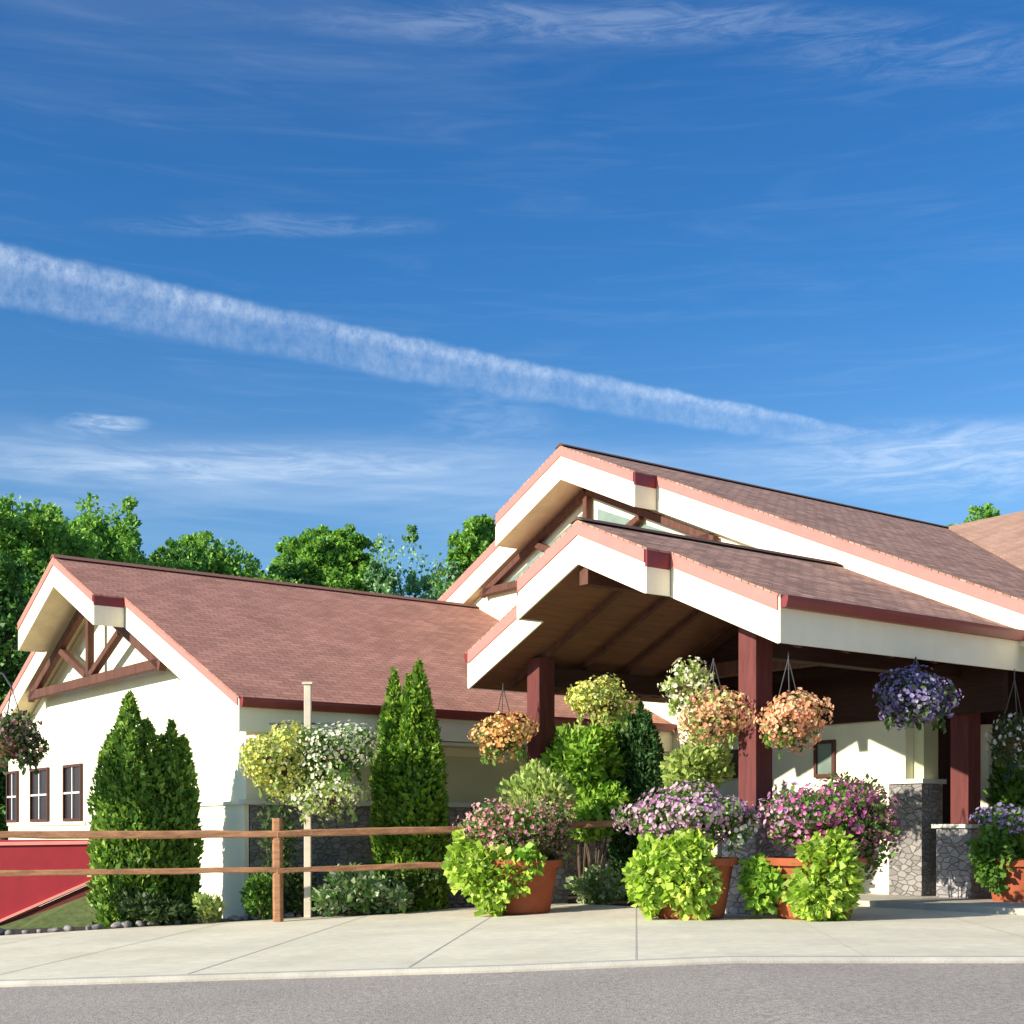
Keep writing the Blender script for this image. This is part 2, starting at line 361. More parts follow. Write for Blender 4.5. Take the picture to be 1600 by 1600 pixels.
# ---------------------------------------------------------------- leaf and petal meshes
def unit(v): return v / (np.linalg.norm(v, axis=1, keepdims=True) + 1e-9)
def rdir(n): return unit(rng.normal(size=(n, 3)))
def leaf_mesh(name, pts, out, size, aspect=.55, spread=.8, m=None, parent=None, up=0.0):
    """one four-cornered folded leaf per point, pointing roughly along out"""
    n = len(pts); pts = np.asarray(pts, float)
    d = unit(np.asarray(out) + spread * rdir(n) + np.array([0, 0, up]))
    r = unit(np.cross(d, rdir(n))); nn = np.cross(r, d)
    s = (size * rng.uniform(.45, 1.5, n))[:, None]
    v = np.empty((n, 4, 3))
    v[:, 0] = pts - d * s * .5
    v[:, 1] = pts + r * s * aspect * .5 + nn * s * .10
    v[:, 2] = pts + d * s * .5 - nn * s * .06
    v[:, 3] = pts - r * s * aspect * .5 + nn * s * .10
    me = bpy.data.meshes.new(name); me.vertices.add(n * 4); me.vertices.foreach_set('co', v.ravel())
    me.loops.add(n * 4); me.loops.foreach_set('vertex_index', np.arange(n * 4, dtype=np.int32))
    me.polygons.add(n); me.polygons.foreach_set('loop_start', np.arange(0, n * 4, 4, dtype=np.int32))
    me.update(); me.validate()
    return link(name, me, m, parent)
def flower_mesh(name, pts, out, size, m, parent, k=6):
    """small open blossoms: a shallow cup of k corners round a raised middle"""
    n = len(pts); d = unit(np.asarray(out) + .45 * rdir(n)); r = unit(np.cross(d, rdir(n))); q = np.cross(r, d)
    s = (size * rng.uniform(.4, 1.35, n))[:, None] * .5
    v = np.empty((n, k + 1, 3)); v[:, 0] = pts - d * s * .25
    for i in range(k):
        t = 2 * math.pi * i / k; rr = 1.0 if i % 2 == 0 else .8
        v[:, i + 1] = pts + (r * math.cos(t) + q * math.sin(t)) * s * rr + d * s * .2
    base = np.arange(n)[:, None] * (k + 1)
    tri = np.array([(0, i + 1, (i + 1) % k + 1) for i in range(k)]).ravel()[None, :]
    idx = (base + tri).ravel().astype(np.int32)
    me = bpy.data.meshes.new(name); me.vertices.add(n * (k + 1)); me.vertices.foreach_set('co', v.ravel())
    me.loops.add(len(idx)); me.loops.foreach_set('vertex_index', idx)
    me.polygons.add(n * k); me.polygons.foreach_set('loop_start', np.arange(0, len(idx), 3, dtype=np.int32))
    me.update(); me.validate()
    return link(name, me, m, parent)
def blob_pts(n, c, r, lumps=9, lumpr=.42, zmin=None, fill=.25):
    """points spread through a lumpy mass: many small ellipsoids over a big one"""
    c = np.array(c, float); r = np.array(r, float)
    ld = rdir(lumps); lc = c + ld * r * (1 - lumpr * .8) * rng.uniform(.7, 1.05, (lumps, 1))
    lr = r * lumpr * rng.uniform(.75, 1.25, (lumps, 1))
    lc = np.vstack([c[None], lc]); lr = np.vstack([(r * .72)[None], lr])
    wgt = np.prod(lr, axis=1) ** (2 / 3); wgt /= wgt.sum(); k = rng.choice(len(lc), n, p=wgt)
    d = rdir(n); rad = 1 - fill * rng.random(n) ** 1.5
    p = lc[k] + d * lr[k] * rad[:, None]; out = unit(d + (p - c) / r * .6)
    q_ = np.percentile(np.abs(p - c) / r, 99, axis=0); p = c + (p - c) / q_
    if zmin is not None:
        ok = p[:, 2] > zmin; p, out = p[ok], out[ok]
    return p, out

# ================================================================ SETTING
def strip(name, x0, x1, y0, y1, dz, m, nx=60, thick=None):
    xs = sorted(set([x0, x1] + [x for x in np.linspace(-16, 2, 37) if x0 < x < x1]))
    mb = MB(); vs = []; fs = []
    for x in xs: vs += [(x, y0, zf(x) + dz), (x, y1, zf(x) + dz)]
    for i in range(len(xs) - 1): fs.append((2 * i, 2 * i + 2, 2 * i + 3, 2 * i + 1))
    mb.add(vs, fs); o = mb.build(name, m); tag(o, kind='structure'); return o
strip('ground', -2500, 2500, -200, 4000, -.30, M['grass'])
def ky(x): return .10 * min(12, max(0.0, -x))
mb = MB(); vs = []; fs = []
for x in [-300] + list(np.linspace(-16, 2, 37)) + [300]: vs += [(x, -60, zf(x) - .05), (x, 12.62 + ky(x), zf(x) - .05)]
for i in range(len(vs) // 2 - 1): fs.append((2 * i, 2 * i + 2, 2 * i + 3, 2 * i + 1))
tag(mb.add(vs, fs).build('road', M['asphalt']), kind='structure')
# the pavement: a slab whose far edge runs along the planting bed
inner = [(-40, 17.0), (-12, 19.0), (-7.57, 20.4), (-4.2, 21.75), (-1.1, 23.0), (1.0, 23.0), (1.75, 21.6), (3.2, 20.3), (4.4, 20.6), (9.5, 24.4), (16, 29), (60, 60)]
def inner_y(x):
    for (a, b), (c, d) in zip(inner, inner[1:]):
        if a <= x <= c: return b + (d - b) * (x - a) / (c - a)
    return inner[-1][1]
xs = sorted(set([p[0] for p in inner] + list(np.linspace(-16, 2, 37))))
mb = MB(); vs = []; fs = []
for x in xs: vs += [(x, 12.78 + ky(x), zf(x)), (x, inner_y(x), zf(x)), (x, 12.78 + ky(x), zf(x) - .3), (x, inner_y(x), zf(x) - .3)]
for i in range(len(xs) - 1):
    a = 4 * i; fs += [(a, a + 4, a + 5, a + 1), (a + 1, a + 5, a + 7, a + 3)]
tag(mb.add(vs, fs).build('sidewalk', M['concrete']), kind='structure')
# kerb
mb = MB(); vs = []; fs = []
kx = [-60] + list(np.linspace(-16, 2, 37)) + [60]
for x in kx:
    z = zf(x); q = ky(x); vs += [(x, 12.60 + q, z - .3), (x, 12.60 + q, z - .03), (x, 12.63 + q, z + .004), (x, 12.775 + q, z + .004), (x, 12.775 + q, z - .3)]
for i in range(len(kx) - 1):
    a = 5 * i
    for j in range(4): fs.append((a + j, a + j + 1, a + 5 + j + 1, a + 5 + j))
tag(mb.add(vs, fs).build('kerb', M['curb']), kind='structure')
# joints scored across the pavement: narrow dark sheets just above it
jm = MB()
for k in range(-7, 8):
    x0 = 1.15 + 2.12 * k - .0; x1 = x0 + .09 * 6
    y1 = min(inner_y(x1) - .1, 24.0)
    x1 = x0 + .09 * (y1 - 12.8)
    w_ = .009
    q = ky(x0); jm.add([(x0 - w_, 12.8 + q, zf(x0) + .004), (x0 + w_, 12.8 + q, zf(x0) + .004), (x1 + w_, y1, zf(x1) + .004), (x1 - w_, y1, zf(x1) + .004)], [(0, 1, 2, 3)])
tag(jm.build('sidewalk_joints', M['joint']), kind='structure')
# planting bed
mb = MB(); vs = []; fs = []
for x in [p for p in xs if -30 <= p <= 16]:
    vs += [(x, inner_y(x) - .02, zf(x) - .04), (x, 40, zf(x) - .04)]
for i in range(len(vs) // 2 - 1): fs.append((2 * i, 2 * i + 2, 2 * i + 3, 2 * i + 1))
tag(mb.add(vs, fs).build('planting_bed_ground', M['mulch']), kind='structure')
# raised entrance floor
fl = MB().prism([lw(5.2, 7.0), lw(20, 7.0), lw(20, 12), lw(5.2, 12)], 'z', -.2, .09)
tag(fl.build('entrance_floor', M['curb'], bevel=.02), kind='structure')
# grass bank beneath the red guard
b0 = MB(); vs = []
bx = [(-14, -.62), (-9.6, -.50), (-8.9, -.56), (-8.1, -.22), (-7.3, .08), (-6.6, .12)]
for x, z in bx: vs += [(x, 22.6, min(z, zf(x) - .05) - .0), (x, 23.95, z), (x, 26.0, z), (x, 27.2, zf(x) - .1)]
for i in range(len(bx) - 1):
    for j in range(3): b0.f.append([4 * i + j, 4 * i + 4 + j, 4 * i + 5 + j, 4 * i + 1 + j])
b0.v = vs
tag(b0.build('grass_bank', M['grass']), kind='structure')

# ================================================================ BUILDINGS
def bld(name, label, cat):
    o = empty(name, (P0[0], P0[1], 0), ROTB); return tag(o, label, cat)

def add_uv_planar(o, s):
    """roof uv: metres along the eave and up the slope"""
    me = o.data; uv = me.uv_layers.new(name='UVMap')
    for l in me.loops:
        co = me.vertices[l.vertex_index].co
        uv.data[l.index].uv = s(co)

def gable_roof(parent, rx, half, ze, p, yl, yp, ph, yb, th, trimh, shingle, soffit_m, left_half=None, gutter_right=True, gutter_left=True):
    """prow-fronted gable roof: ridge at x=rx running along y. th = depth of the boxed edge"""
    lh = left_half or half
    zr = ze + p * half
    def zt(x): return zr - p * abs(x - rx)
    for sgn, hf in ((1, half), (-1, lh)):
        X = lambda d: rx + sgn * d
        outl = [(X(0), yp), (X(ph), yp), (X(ph), yl), (X(hf), yl), (X(hf), yb), (X(0), yb)]
        out2 = [(X(0), yp - .05), (X(ph + .05), yp - .05), (X(ph + .05), yl - .05), (X(hf + .06), yl - .05), (X(hf + .06), yb), (X(0), yb)]
        # shingle sheet with its own thickness
        mb = MB(); n = 6
        mb.add([(x, y, zt(x) + .022) for x, y in out2] + [(x, y, zt(x) - .01) for x, y in out2],
               [tuple(range(n)), tuple(range(n, 2 * n))[::-1]] + [(i, (i + 1) % n, n + (i + 1) % n, n + i) for i in range(n)])
        o = mb.build('roof_slope', shingle, parent)
        add_uv_planar(o, lambda co: (co.y, abs(co.x - rx) * math.hypot(1, p)))
        # boxed underside
        mb = MB(); zb = lambda x: zt(x) - th
        mb.add([(x, y, zt(x) - .02) for x, y in outl] + [(x, y, zb(x)) for x, y in outl],
               [tuple(range(n)), tuple(range(n, 2 * n))[::-1]] + [(i, (i + 1) % n, n + (i + 1) % n, n + i) for i in range(n)])
        mb.build('soffit', soffit_m, parent)
        # rake boards, upper trim strip and lower fascia, one run on the prow and one on the wings
        def rake(d0, d1, y, nm, m, top, bot, t, pr=0.0):
            x0, x1 = X(d0), X(d1)
            q = [(x0, zt(x0) - top), (x1, zt(x1) - top), (x1, zt(x1) - bot), (x0, zt(x0) - bot)]
            MB().prism(q, 'y', y - t, y - .004 - pr).build(nm, m, parent)
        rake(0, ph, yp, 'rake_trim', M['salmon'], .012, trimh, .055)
        rake(0, ph, yp, 'rake_board', M['cream'], trimh + .003, th + .02, .035)
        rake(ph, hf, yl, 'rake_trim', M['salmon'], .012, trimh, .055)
        rake(ph, hf, yl, 'rake_board', M['cream'], trimh + .003, th + .02, .035)
        # return at the step of the prow
        xr = X(ph); z0 = zt(xr)
        xa, xb = (xr + .004, xr + .04) if sgn > 0 else (xr - .04, xr - .004)
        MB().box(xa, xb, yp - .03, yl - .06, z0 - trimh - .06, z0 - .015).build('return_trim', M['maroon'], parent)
        MB().box(xa, xb - .01 * sgn if sgn > 0 else xb, yp - .03, yl - .06, z0 - th - .02, z0 - trimh - .063).build('return_board', M['cream'], parent)
        # eave fascia and gutter
        xe = X(hf); ze_ = zt(xe)
        xa, xb = sorted((xe + sgn * .004, xe + sgn * .035))
        MB().box(xa, xb, yl - .03, yb, ze_ - th - .01, ze_ - .02).build('eave_fascia', M['frieze'], parent)
        ga, gb = sorted((xe + sgn * .037, xe + sgn * .16))
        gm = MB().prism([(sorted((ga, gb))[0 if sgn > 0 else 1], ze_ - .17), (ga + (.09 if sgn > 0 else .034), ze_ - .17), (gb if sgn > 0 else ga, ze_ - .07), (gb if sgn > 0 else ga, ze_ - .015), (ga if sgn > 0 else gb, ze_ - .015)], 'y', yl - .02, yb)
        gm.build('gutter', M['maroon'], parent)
    # ridge cap
    cap = MB()
    s = .16
    cap.add([(rx - s, yp - .06, zr - p * s + .06), (rx, yp - .06, zr + .075), (rx + s, yp - .06, zr - p * s + .06),
             (rx - s, yb, zr - p * s + .06), (rx, yb, zr + .075), (rx + s, yb, zr - p * s + .06),
             (rx, yp - .06, zr + .03), (rx, yb, zr + .03)],
            [(0, 1, 4, 3), (1, 2, 5, 4), (0, 3, 7, 6), (2, 6, 7, 5), (0, 6, 2, 1), (3, 4, 5, 7)])
    cap.build('ridge_cap', shingle, parent)
    return zt

# ---- left wing (A)
A = bld('lodge_wing', 'low cream stucco wing with red shingle roof and three narrow windows in its gable', 'building')
rxA, hA, zA, pA = -6.5, 7.15, 3.32, .46
ztA = gable_roof(A, rxA, hA, zA, pA, -.42, -1.02, 2.25, 9.4, .55, .14, M['shingleA'], M['soffit'])
wx0, wx1 = -13.0, 0.0
zb_ = lambda x: ztA(x) - .55 - .02
MB().prism([(wx0, -1), (wx1, -1), (wx1, zb_(wx1)), (rxA, zb_(rxA)), (wx0, zb_(wx0))], 'y', 0, .3).build('gable_wall', M['stucco'], A)
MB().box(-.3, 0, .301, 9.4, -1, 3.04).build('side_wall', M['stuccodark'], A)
MB().box(.003, .64, .0, 9.4, 2.69, 2.745).build('eave_soffit', M['frieze'], A)
MB().box(.003, .05, .15, 9.4, 2.54, 2.686).build('frieze_board', M['cream'], A)
MB().box(.003, .12, .02, 9.4, -1, 1.60).build('stone_wainscot', M['stone'], A)
MB().box(.003, .17, -.13, 9.4, 1.603, 1.69).build('wainscot_cap', M['sill'], A)
MB().box(-2.2, .11, -.09, -.003, -1, 1.60).build('corner_wainscot', M['stucco'], A)
MB().box(-2.3, .0, -.13, -.003, 1.603, 1.66).build('wainscot_cap', M['stucco'], A)
# side windows under the gutter, mostly hidden by planting
def window(parent, axis, c0, c1, off, z0, z1, mull=1, bars=1, fm='brownframe', gm='glass', t=.06, fw=.06, label=None):
    """window on the plane axis=off facing the negative side for y, positive for x"""
    def bx(a0, a1, zz0, zz1, d0, d1):
        if axis == 'y': return (a0, a1, off - d1, off - d0, zz0, zz1)
        return (off + d0, off + d1, a0, a1, zz0, zz1)
    f = MB()
    for a0, a1, q0, q1 in ((c0, c0 + fw, z0, z1), (c1 - fw, c1, z0, z1), (c0 + fw, c1 - fw, z1 - fw, z1), (c0 + fw, c1 - fw, z0, z0 + fw)):
        f.box(*bx(a0, a1, q0, q1, .003, t))
    fr = f.build('window', M[fm], parent)
    MB().box(*bx(c0 + fw, c1 - fw, z0 + fw, z1 - fw, .003, .018)).build('pane', M[gm], fr)
    mm = MB(); cw = .02
    for i in range(mull):
        cx = c0 + (c1 - c0) * (i + 1) / (mull + 1); mm.box(*bx(cx - cw, cx + cw, z0 + fw, z1 - fw, .02, t - .012))
    for i in range(bars):
        cz = z0 + (z1 - z0) * (i + 1) / (bars + 1); mm.box(*bx(c0 + fw, c1 - fw, cz - cw, cz + cw, .021, t - .006))
    mm.build('muntin', M['white'] if fm != 'brownframe' or mull > 0 else M[fm], fr)
    if label: fr['label'] = label
    return fr
for i, (a, b) in enumerate(((-8.93, -7.8), (-11.2, -9.95), (-13.0, -12.17))):
    window(A, 'y', a, b, 0, 1.38, 2.6, 1, 1)
MB().box(-13.0, -7.6, -.04, -.003, 1.30, 1.377).build('window_sill', M['stucco'], A)
def truss(parent, rx, p, zr, y, half, tie_z, w=.17, kingw=.14, lite=False):
    """exposed timber gable truss: rafters, tie beam, king post and two struts"""
    zt_ = lambda x: zr - p * abs(x - rx)
    mk = lambda a, b, nm, ww=w: MB().bar((a[0], y, a[1]), (b[0], y, b[1]), .14, ww, (0, 0, 1), .012).build(nm, M['timber'], parent)
    xt = (zr - tie_z) / p
    for s in (-1, 1):
        mk((rx + s * .02, zr - .02), (rx + s * (xt + .1), zt_(rx + s * (xt + .1)) - .02), 'rafter')
    mk((rx - xt, tie_z), (rx + xt, tie_z), 'tie_beam', w * 1.15)
    mk((rx, tie_z + .1), (rx, zr - .1), 'king_post', kingw)
    for s in (-1, 1):
        mk((rx + s * .12, tie_z + .12), (rx + s * xt * .46, zt_(rx + s * xt * .46) - .12), 'strut', kingw)
truss(A, rxA, pA, ztA(rxA) - .72, -.32, 5.4, 4.20)

# ---- main building (B)
B = bld('main_lodge', 'tall cream hall with glazed timber gable rising behind the entrance canopy', 'building')
rxB, hB, pB = -2.12, 11.8, .4385
zrB = 9.41
ztB = gable_roof(B, rxB, hB, zrB - pB * hB, pB, 9.0, 8.4, 2.35, 21.9, .68, .2, M['shingleC'], M['soffit'], left_half=5.86)
zw = lambda x: ztB(x) - .70
YW = 9.22
wl_, wr_ = -7.6, 9.0
MB().prism([(wl_, 4.3), (wr_, 4.3), (wr_, zw(wr_)), (rxB, zw(rxB)), (wl_, zw(wl_))], 'y', YW, YW + .3).build('gable_wall', M['stucco'], B)
# clerestory glazing each side of the king post
for s in (-1, 1):
    a, b_ = rxB + s * .25, rxB + s * 3.0
    q = [(a, 7.55), (b_, 7.0), (b_, zw(b_) - .35), (a, zw(a) - .45)]
    if s < 0: q = q[::-1]
    MB().prism(q, 'y', YW - .03, YW - .003).build('clerestory_glass', M['greenglass'], B)
truss(B, rxB, pB, zrB - .84, 9.09, 5.9, 6.9, .15, .14)
# lower wall behind the canopy, lit through its open side
YE = 9.0
ew0, ew1 = -.3, 6.35
MB().box(ew0, ew1, YE, YE + .21, -.5, 4.2).build('entrance_wall', M['stucco'], B)
MB().box(1.4, 8.3, YE - .12, YE - .003, 3.05, 4.2).build('wall_header', M['darkwood'], B)
MB().box(6.12, 6.78, YE - .14, YE + .42, -.3, 1.95).build('stone_pier', M['stone'], B)
MB().box(6.07, 6.83, YE - .18, YE + .46, 1.953, 2.03).build('pier_cap', M['sill'], B)
window(B, 'y', 4.4, 4.87, YE, 2.12, 2.78, 0, 0, gm='greenglass')
window(B, 'y', 2.05, 2.5, YE, 2.18, 2.72, 0, 0)
# recessed entry
RY = 10.7
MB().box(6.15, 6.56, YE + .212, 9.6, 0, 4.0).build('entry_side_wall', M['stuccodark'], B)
MB().box(6.15, 6.54, 9.603, RY, 0, 4.0).build('entry_side_boarding', M['darkwood'], B)
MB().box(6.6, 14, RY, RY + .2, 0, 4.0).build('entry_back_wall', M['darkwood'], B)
MB().box(6.61, 14, YE + .31, RY + .2, 4.0, 4.1).build('entry_ceiling', M['ceil'], B)
dr = MB().box(7.0, 8.3, RY - .05, RY - .003, .18, 2.5).build('door', M['brownframe'], B)
MB().box(7.12, 8.18, RY - .07, RY - .052, .5, 2.3).build('door_glass', M['tealglass'], dr)
MB().box(8.08, 8.12, RY - .13, RY - .072, 1.0, 1.5).build('door_handle', M['wire'], dr)
sl = MB().box(8.45, 9.1, RY - .05, RY - .003, .5, 2.4).build('sidelight', M['white'], B)
MB().box(8.52, 9.03, RY - .065, RY - .052, .6, 2.3).build('pane', M['tealglass'], sl)
MB().box(6.62, 6.86, RY - .12, RY - .004, .1, 3.0).build('entry_pilaster', M['frieze'], B)

# ---- rear cross wing (D)
Dw = bld('rear_wing', 'distant wing with pale tan shingle roof meeting the hall roof at the upper right', 'building')
pd = .4385; YV = 21.85; yd = 21.95; zd = 9.41 + pd * (yd - YV)
for sgn, nm in ((-1, 'roof_slope'), (1, 'roof_slope')):
    mb = MB(); x0, x1 = -3.4, 26
    e = yd + sgn * 13.5
    # front slope is cut along the valley with the hall roof
    if sgn < 0:
        poly = [(-3.3, yd), (26, yd), (26, e), (rxB + (YV - e), e), (rxB, YV)]
    else: poly = [(-3.3, yd), (-3.3, e), (26, e), (26, yd)]
    zz = lambda y: zd - pd * abs(y - yd)
    n = len(poly)
    mb.add([(x, y, zz(y) + .05) for x, y in poly] + [(x, y, zz(y) - .25) for x, y in poly],
           [tuple(range(n)), tuple(range(n, 2 * n))[::-1]] + [(i, (i + 1) % n, n + (i + 1) % n, n + i) for i in range(n)])
    o = mb.build('roof_slope', M['shingleD'], Dw)
    add_uv_planar(o, lambda co: (co.x, abs(co.y - yd) * math.hypot(1, pd)))
MB().box(10.5, 25.5, 12.2, 34, -.5, 4.2).build('wall', M['stucco'], Dw)

# ---- entrance canopy (C)
Cn = bld('entrance_canopy', 'large open entrance canopy with brown shingle roof, white prow gable and maroon timber posts', 'canopy')
rxC, hC, zC, pC = 4.905, 3.575, 4.275, .434
ztC = gable_roof(Cn, rxC, hC, zC, pC, 3.6, 3.12, 1.5, 9.2, .62, .2, M['shingleC'], M['ceil'])
PX0, PX1, PY0 = 2.43, 7.38, 4.3
def post(x, y, ped, zt_):
    pp = MB().box(x - .17, x + .17, y - .17, y + .17, ped, zt_).build('post', M['post'], Cn, bevel=.012)
    pd_ = MB().box(x - .33, x + .33, y - .33, y + .33, -.3, ped - .07).build('stone_pedestal', M['lightstone'], Cn, bevel=.015)
    MB().box(x - .38, x + .38, y - .38, y + .38, ped - .067, ped - .003).build('cap', M['sill'], pd_)
for x, y, pz in ((PX1, PY0, 1.3), (PX0, PY0, 1.35), (PX1, 9.2, 1.28)): post(x, y, pz, 4.10)
for x in (PX0, PX1):
    MB().box(x - .13, x + .13, 4.5, 9.15, 3.62, 3.95).build('side_beam', M['darkwood'], Cn, bevel=.01)
MB().box(PX0 + .133, PX1 - .133, 7.4, 7.64, 3.9, 4.15).build('cross_beam', M['timber'], Cn, bevel=.01)
MB().box(rxC - .1, rxC + .1, 3.2, 9.15, ztC(rxC) - .62 - .32, ztC(rxC) - .62 - .02).build('ridge_beam', M['timber'], Cn)
for s in (-1, 1):
    x2 = rxC + s * 3.3
    for yy in (4.3, 5.3, 6.3, 7.3):
        MB().bar((rxC + s * .12, yy, ztC(rxC) - .70), (x2, yy, ztC(x2) - .68), .09, .10).build('rafter', M['timber'], Cn)
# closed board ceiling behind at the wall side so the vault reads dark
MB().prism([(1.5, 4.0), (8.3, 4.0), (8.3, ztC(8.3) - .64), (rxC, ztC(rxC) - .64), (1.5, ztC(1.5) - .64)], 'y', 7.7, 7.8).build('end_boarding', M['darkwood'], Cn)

# ================================================================ FENCE
fence = tag(empty('split_rail_fence', (*at(435, 21.1), zf(-3.6)), 0), 'rustic brown split rail fence with two rails running in front of the planting bed', 'fence')
fl_ = np.array(fence.location)
fp = [(-30, 20.4), (435, 21.1), (765, 22.1), (1005, 22.4)]
topz = [1.10, 1.12, 1.20, 1.32]
def rail(parent, a, b, w, h, seed):
    r = random.Random(seed); n = 9; mb = MB(); a = np.array(a); b = np.array(b); vs = []; k = 8
    d = (b - a) / np.linalg.norm(b - a); rt = np.cross(d, (0, 0, 1.)); u = np.cross(rt, d)
    for i in range(n + 1):
        p = a + (b - a) * i / n; e = .75 + .3 * math.sin(math.pi * min(max(i / n, .04), .96)) ** .4
        off = u * r.uniform(-.008, .008)
        for j in range(k):
            t = 2 * math.pi * (j + .5) / k; q = .5 * (abs(math.cos(t)) ** .5 * math.copysign(1, math.cos(t)) * w * e), .5 * (abs(math.sin(t)) ** .5 * math.copysign(1, math.sin(t)) * h * e)
            vs.append(p + off + rt * (q[0] + r.uniform(-.006, .006)) + u * (q[1] + r.uniform(-.008, .008)) - fl_)
    fs = [tuple(range(k)), tuple(range(n * k, n * k + k))[::-1]]
    for i in range(n):
        for j in range(k): fs.append((i * k + j, (i + 1) * k + j, (i + 1) * k + (j + 1) % k, i * k + (j + 1) % k))
    return mb.add(vs, fs).build('rail', M['rail'], parent)
fpos = [at(*q) for q in fp]
for i in range(4):
    x, y = fpos[i]; z0 = zf(x) - .4; zt_ = topz[i] + (.24 if i == 1 else .10)
    r = random.Random(i)
    m_ = MB().bar((x - fl_[0], y - fl_[1], z0 - fl_[2]), (x + r.uniform(-.02, .02) - fl_[0], y - fl_[1], zt_ - fl_[2]), .15, .16, ch=.03)
    m_.build('post', M['rail'], fence, bevel=.01)
for i in range(3):
    (xa, ya), (xb, yb) = fpos[i], fpos[i + 1]
    yo = -.04 if i % 2 else .0
    rail(fence, (xa, ya - .06 + yo, topz[i]), (xb, yb - .06 + yo, topz[i + 1]), .08, .115, i)
    if i < 2: rail(fence, (xa, ya - .06 + yo, topz[i] - .56), (xb, yb - .06 + yo, topz[i + 1] - .55), .07, .09, i + 10)

# ================================================================ RED GUARD
gx0, gy0 = at(150, 24.0)
grd = tag(empty('ramp_guard', (gx0, gy0, 0)), 'solid red painted guard with slanting lower rail before the white gable wall', 'ramp guard')
L = -5.0
def gq(x0, x1, t0, t1, b0_, b1_, y0, y1, nm, m): return MB().prism([(x0, b0_), (x1, b1_), (x1, t1), (x0, t0)], 'y', y0, y1).build(nm, m, grd)
gq(L, 0, 1.0, 1.02, -.42 - 3.2 * .47, .30, 0, .06, 'panel', M['red'])
gq(L, .02, 0.93, 1.0, .87, .94, -.05, -.004, 'upper_rail', M['redtrim'])
gq(L, .02, -.33 - 3.2 * .47, .36, -.38 - 3.2 * .47, .31, -.06, -.004, 'lower_rail', M['redtrim'])
gq(L, 0, -.43 - 3.2 * .47, .29, -.95 - 3.2 * .47, -.35, .005, .055, 'skirt', M['redskirt'])
MB().box(-.02, .08, -.07, .08, -.3, 1.06).build('end_post', M['red'], grd, bevel=.01)

# ================================================================ PLANTS
def evergreen(name, label, cat, px, Y, py_top, width_px, m, n, leaf=.10, group=None, fat=.42, tips=1, lean=0.0):
    x, y = at(px, Y); z0 = zf(x) - .05; h = zpx(py_top, Y) - z0; rad = width_px / F * Y / 2
    root = tag(empty(name, (x, y, z0)), label, cat, group)
    MB().tube([(0, 0, 0), (0, 0, h * .35), (lean * .5, 0, h * .75)], [.07, .05, .02]).build('trunk', M['bark'], root)
    # several upright plumes pressed together
    npl = 9; pl = [(0, 0, 1.0, .50)]
    for q in range(npl):
        t = q * 2.4 + px; hf = rng.uniform(.80, .95) if q % 2 else rng.uniform(.62, .82); d_ = rad * rng.uniform(.42, .56)
        pl.append((d_ * math.cos(t), d_ * math.sin(t), hf, rng.uniform(.42, .56)))
    pl = np.array(pl); wg = pl[:, 2] * pl[:, 3]; kq = rng.choice(len(pl), n, p=wg / wg.sum()); q = pl[kq]
    hh = rng.random(n) ** .85; a = rng.uniform(0, 2 * math.pi, n)
    prof = np.where(hh < fat, .80 + .20 * np.sin(hh / fat * math.pi / 2), np.clip(1 - ((hh - fat) / (1 - fat)) ** 3.0, 0, 1))
    ph = rng.uniform(0, 6.28, 4)
    lob = 1 + .12 * np.sin(5 * a + ph[0] + 9 * hh + kq) + .10 * np.sin(hh * 23 + 2 * a + kq * 2) + .06 * np.sin(hh * 51 + 4 * a)
    rr = rad * q[:, 3] * prof * lob * (1 - .35 * rng.random(n) ** 2) + .015
    P = np.stack([q[:, 0] * (1 - .18 * hh) + rr * np.cos(a), q[:, 1] * (1 - .18 * hh) + rr * np.sin(a), .04 + hh * h * q[:, 2] + .03 * rng.normal(size=n)], 1)
    O = np.stack([np.cos(a) * .7, np.sin(a) * .7, np.full(n, .8)], 1)
    leaf_mesh('crown', P, O, leaf, .5, .75, m, root)
    return root
evergreen('arborvitae', 'tall dark green arborvitae in front of the white gable wall, behind the fence', 'arborvitae', 202, 22.0, 1090, 118, M['l_arb'], 22000, .12, 'arborvitaes along the left wing', .45)
evergreen('arborvitae', 'shorter arborvitae touching the right side of the tall one by the gable wall', 'arborvitae', 268, 22.35, 1136, 82, M['l_arb'], 14000, .12, 'arborvitaes along the left wing', .5)
evergreen('arborvitae', 'bright green arborvitae before the maroon gutter, the shorter left spire of its pair', 'arborvitae', 616, 23.0, 1054, 72, M['l_arbl'], 14000, .12, 'arborvitaes along the left wing', .5)
evergreen('arborvitae', 'tallest arborvitae with yellow green tip rising past the maroon gutter, right spire of its pair', 'arborvitae', 655, 22.8, 1040, 92, M['l_arbl'], 19000, .12, 'arborvitaes along the left wing', .5)
evergreen('conifer', 'dark conical conifer under the canopy between the hanging baskets', 'conifer', 1000, 23.6, 1102, 96, M['l_con'], 12000, .10, None, .35)

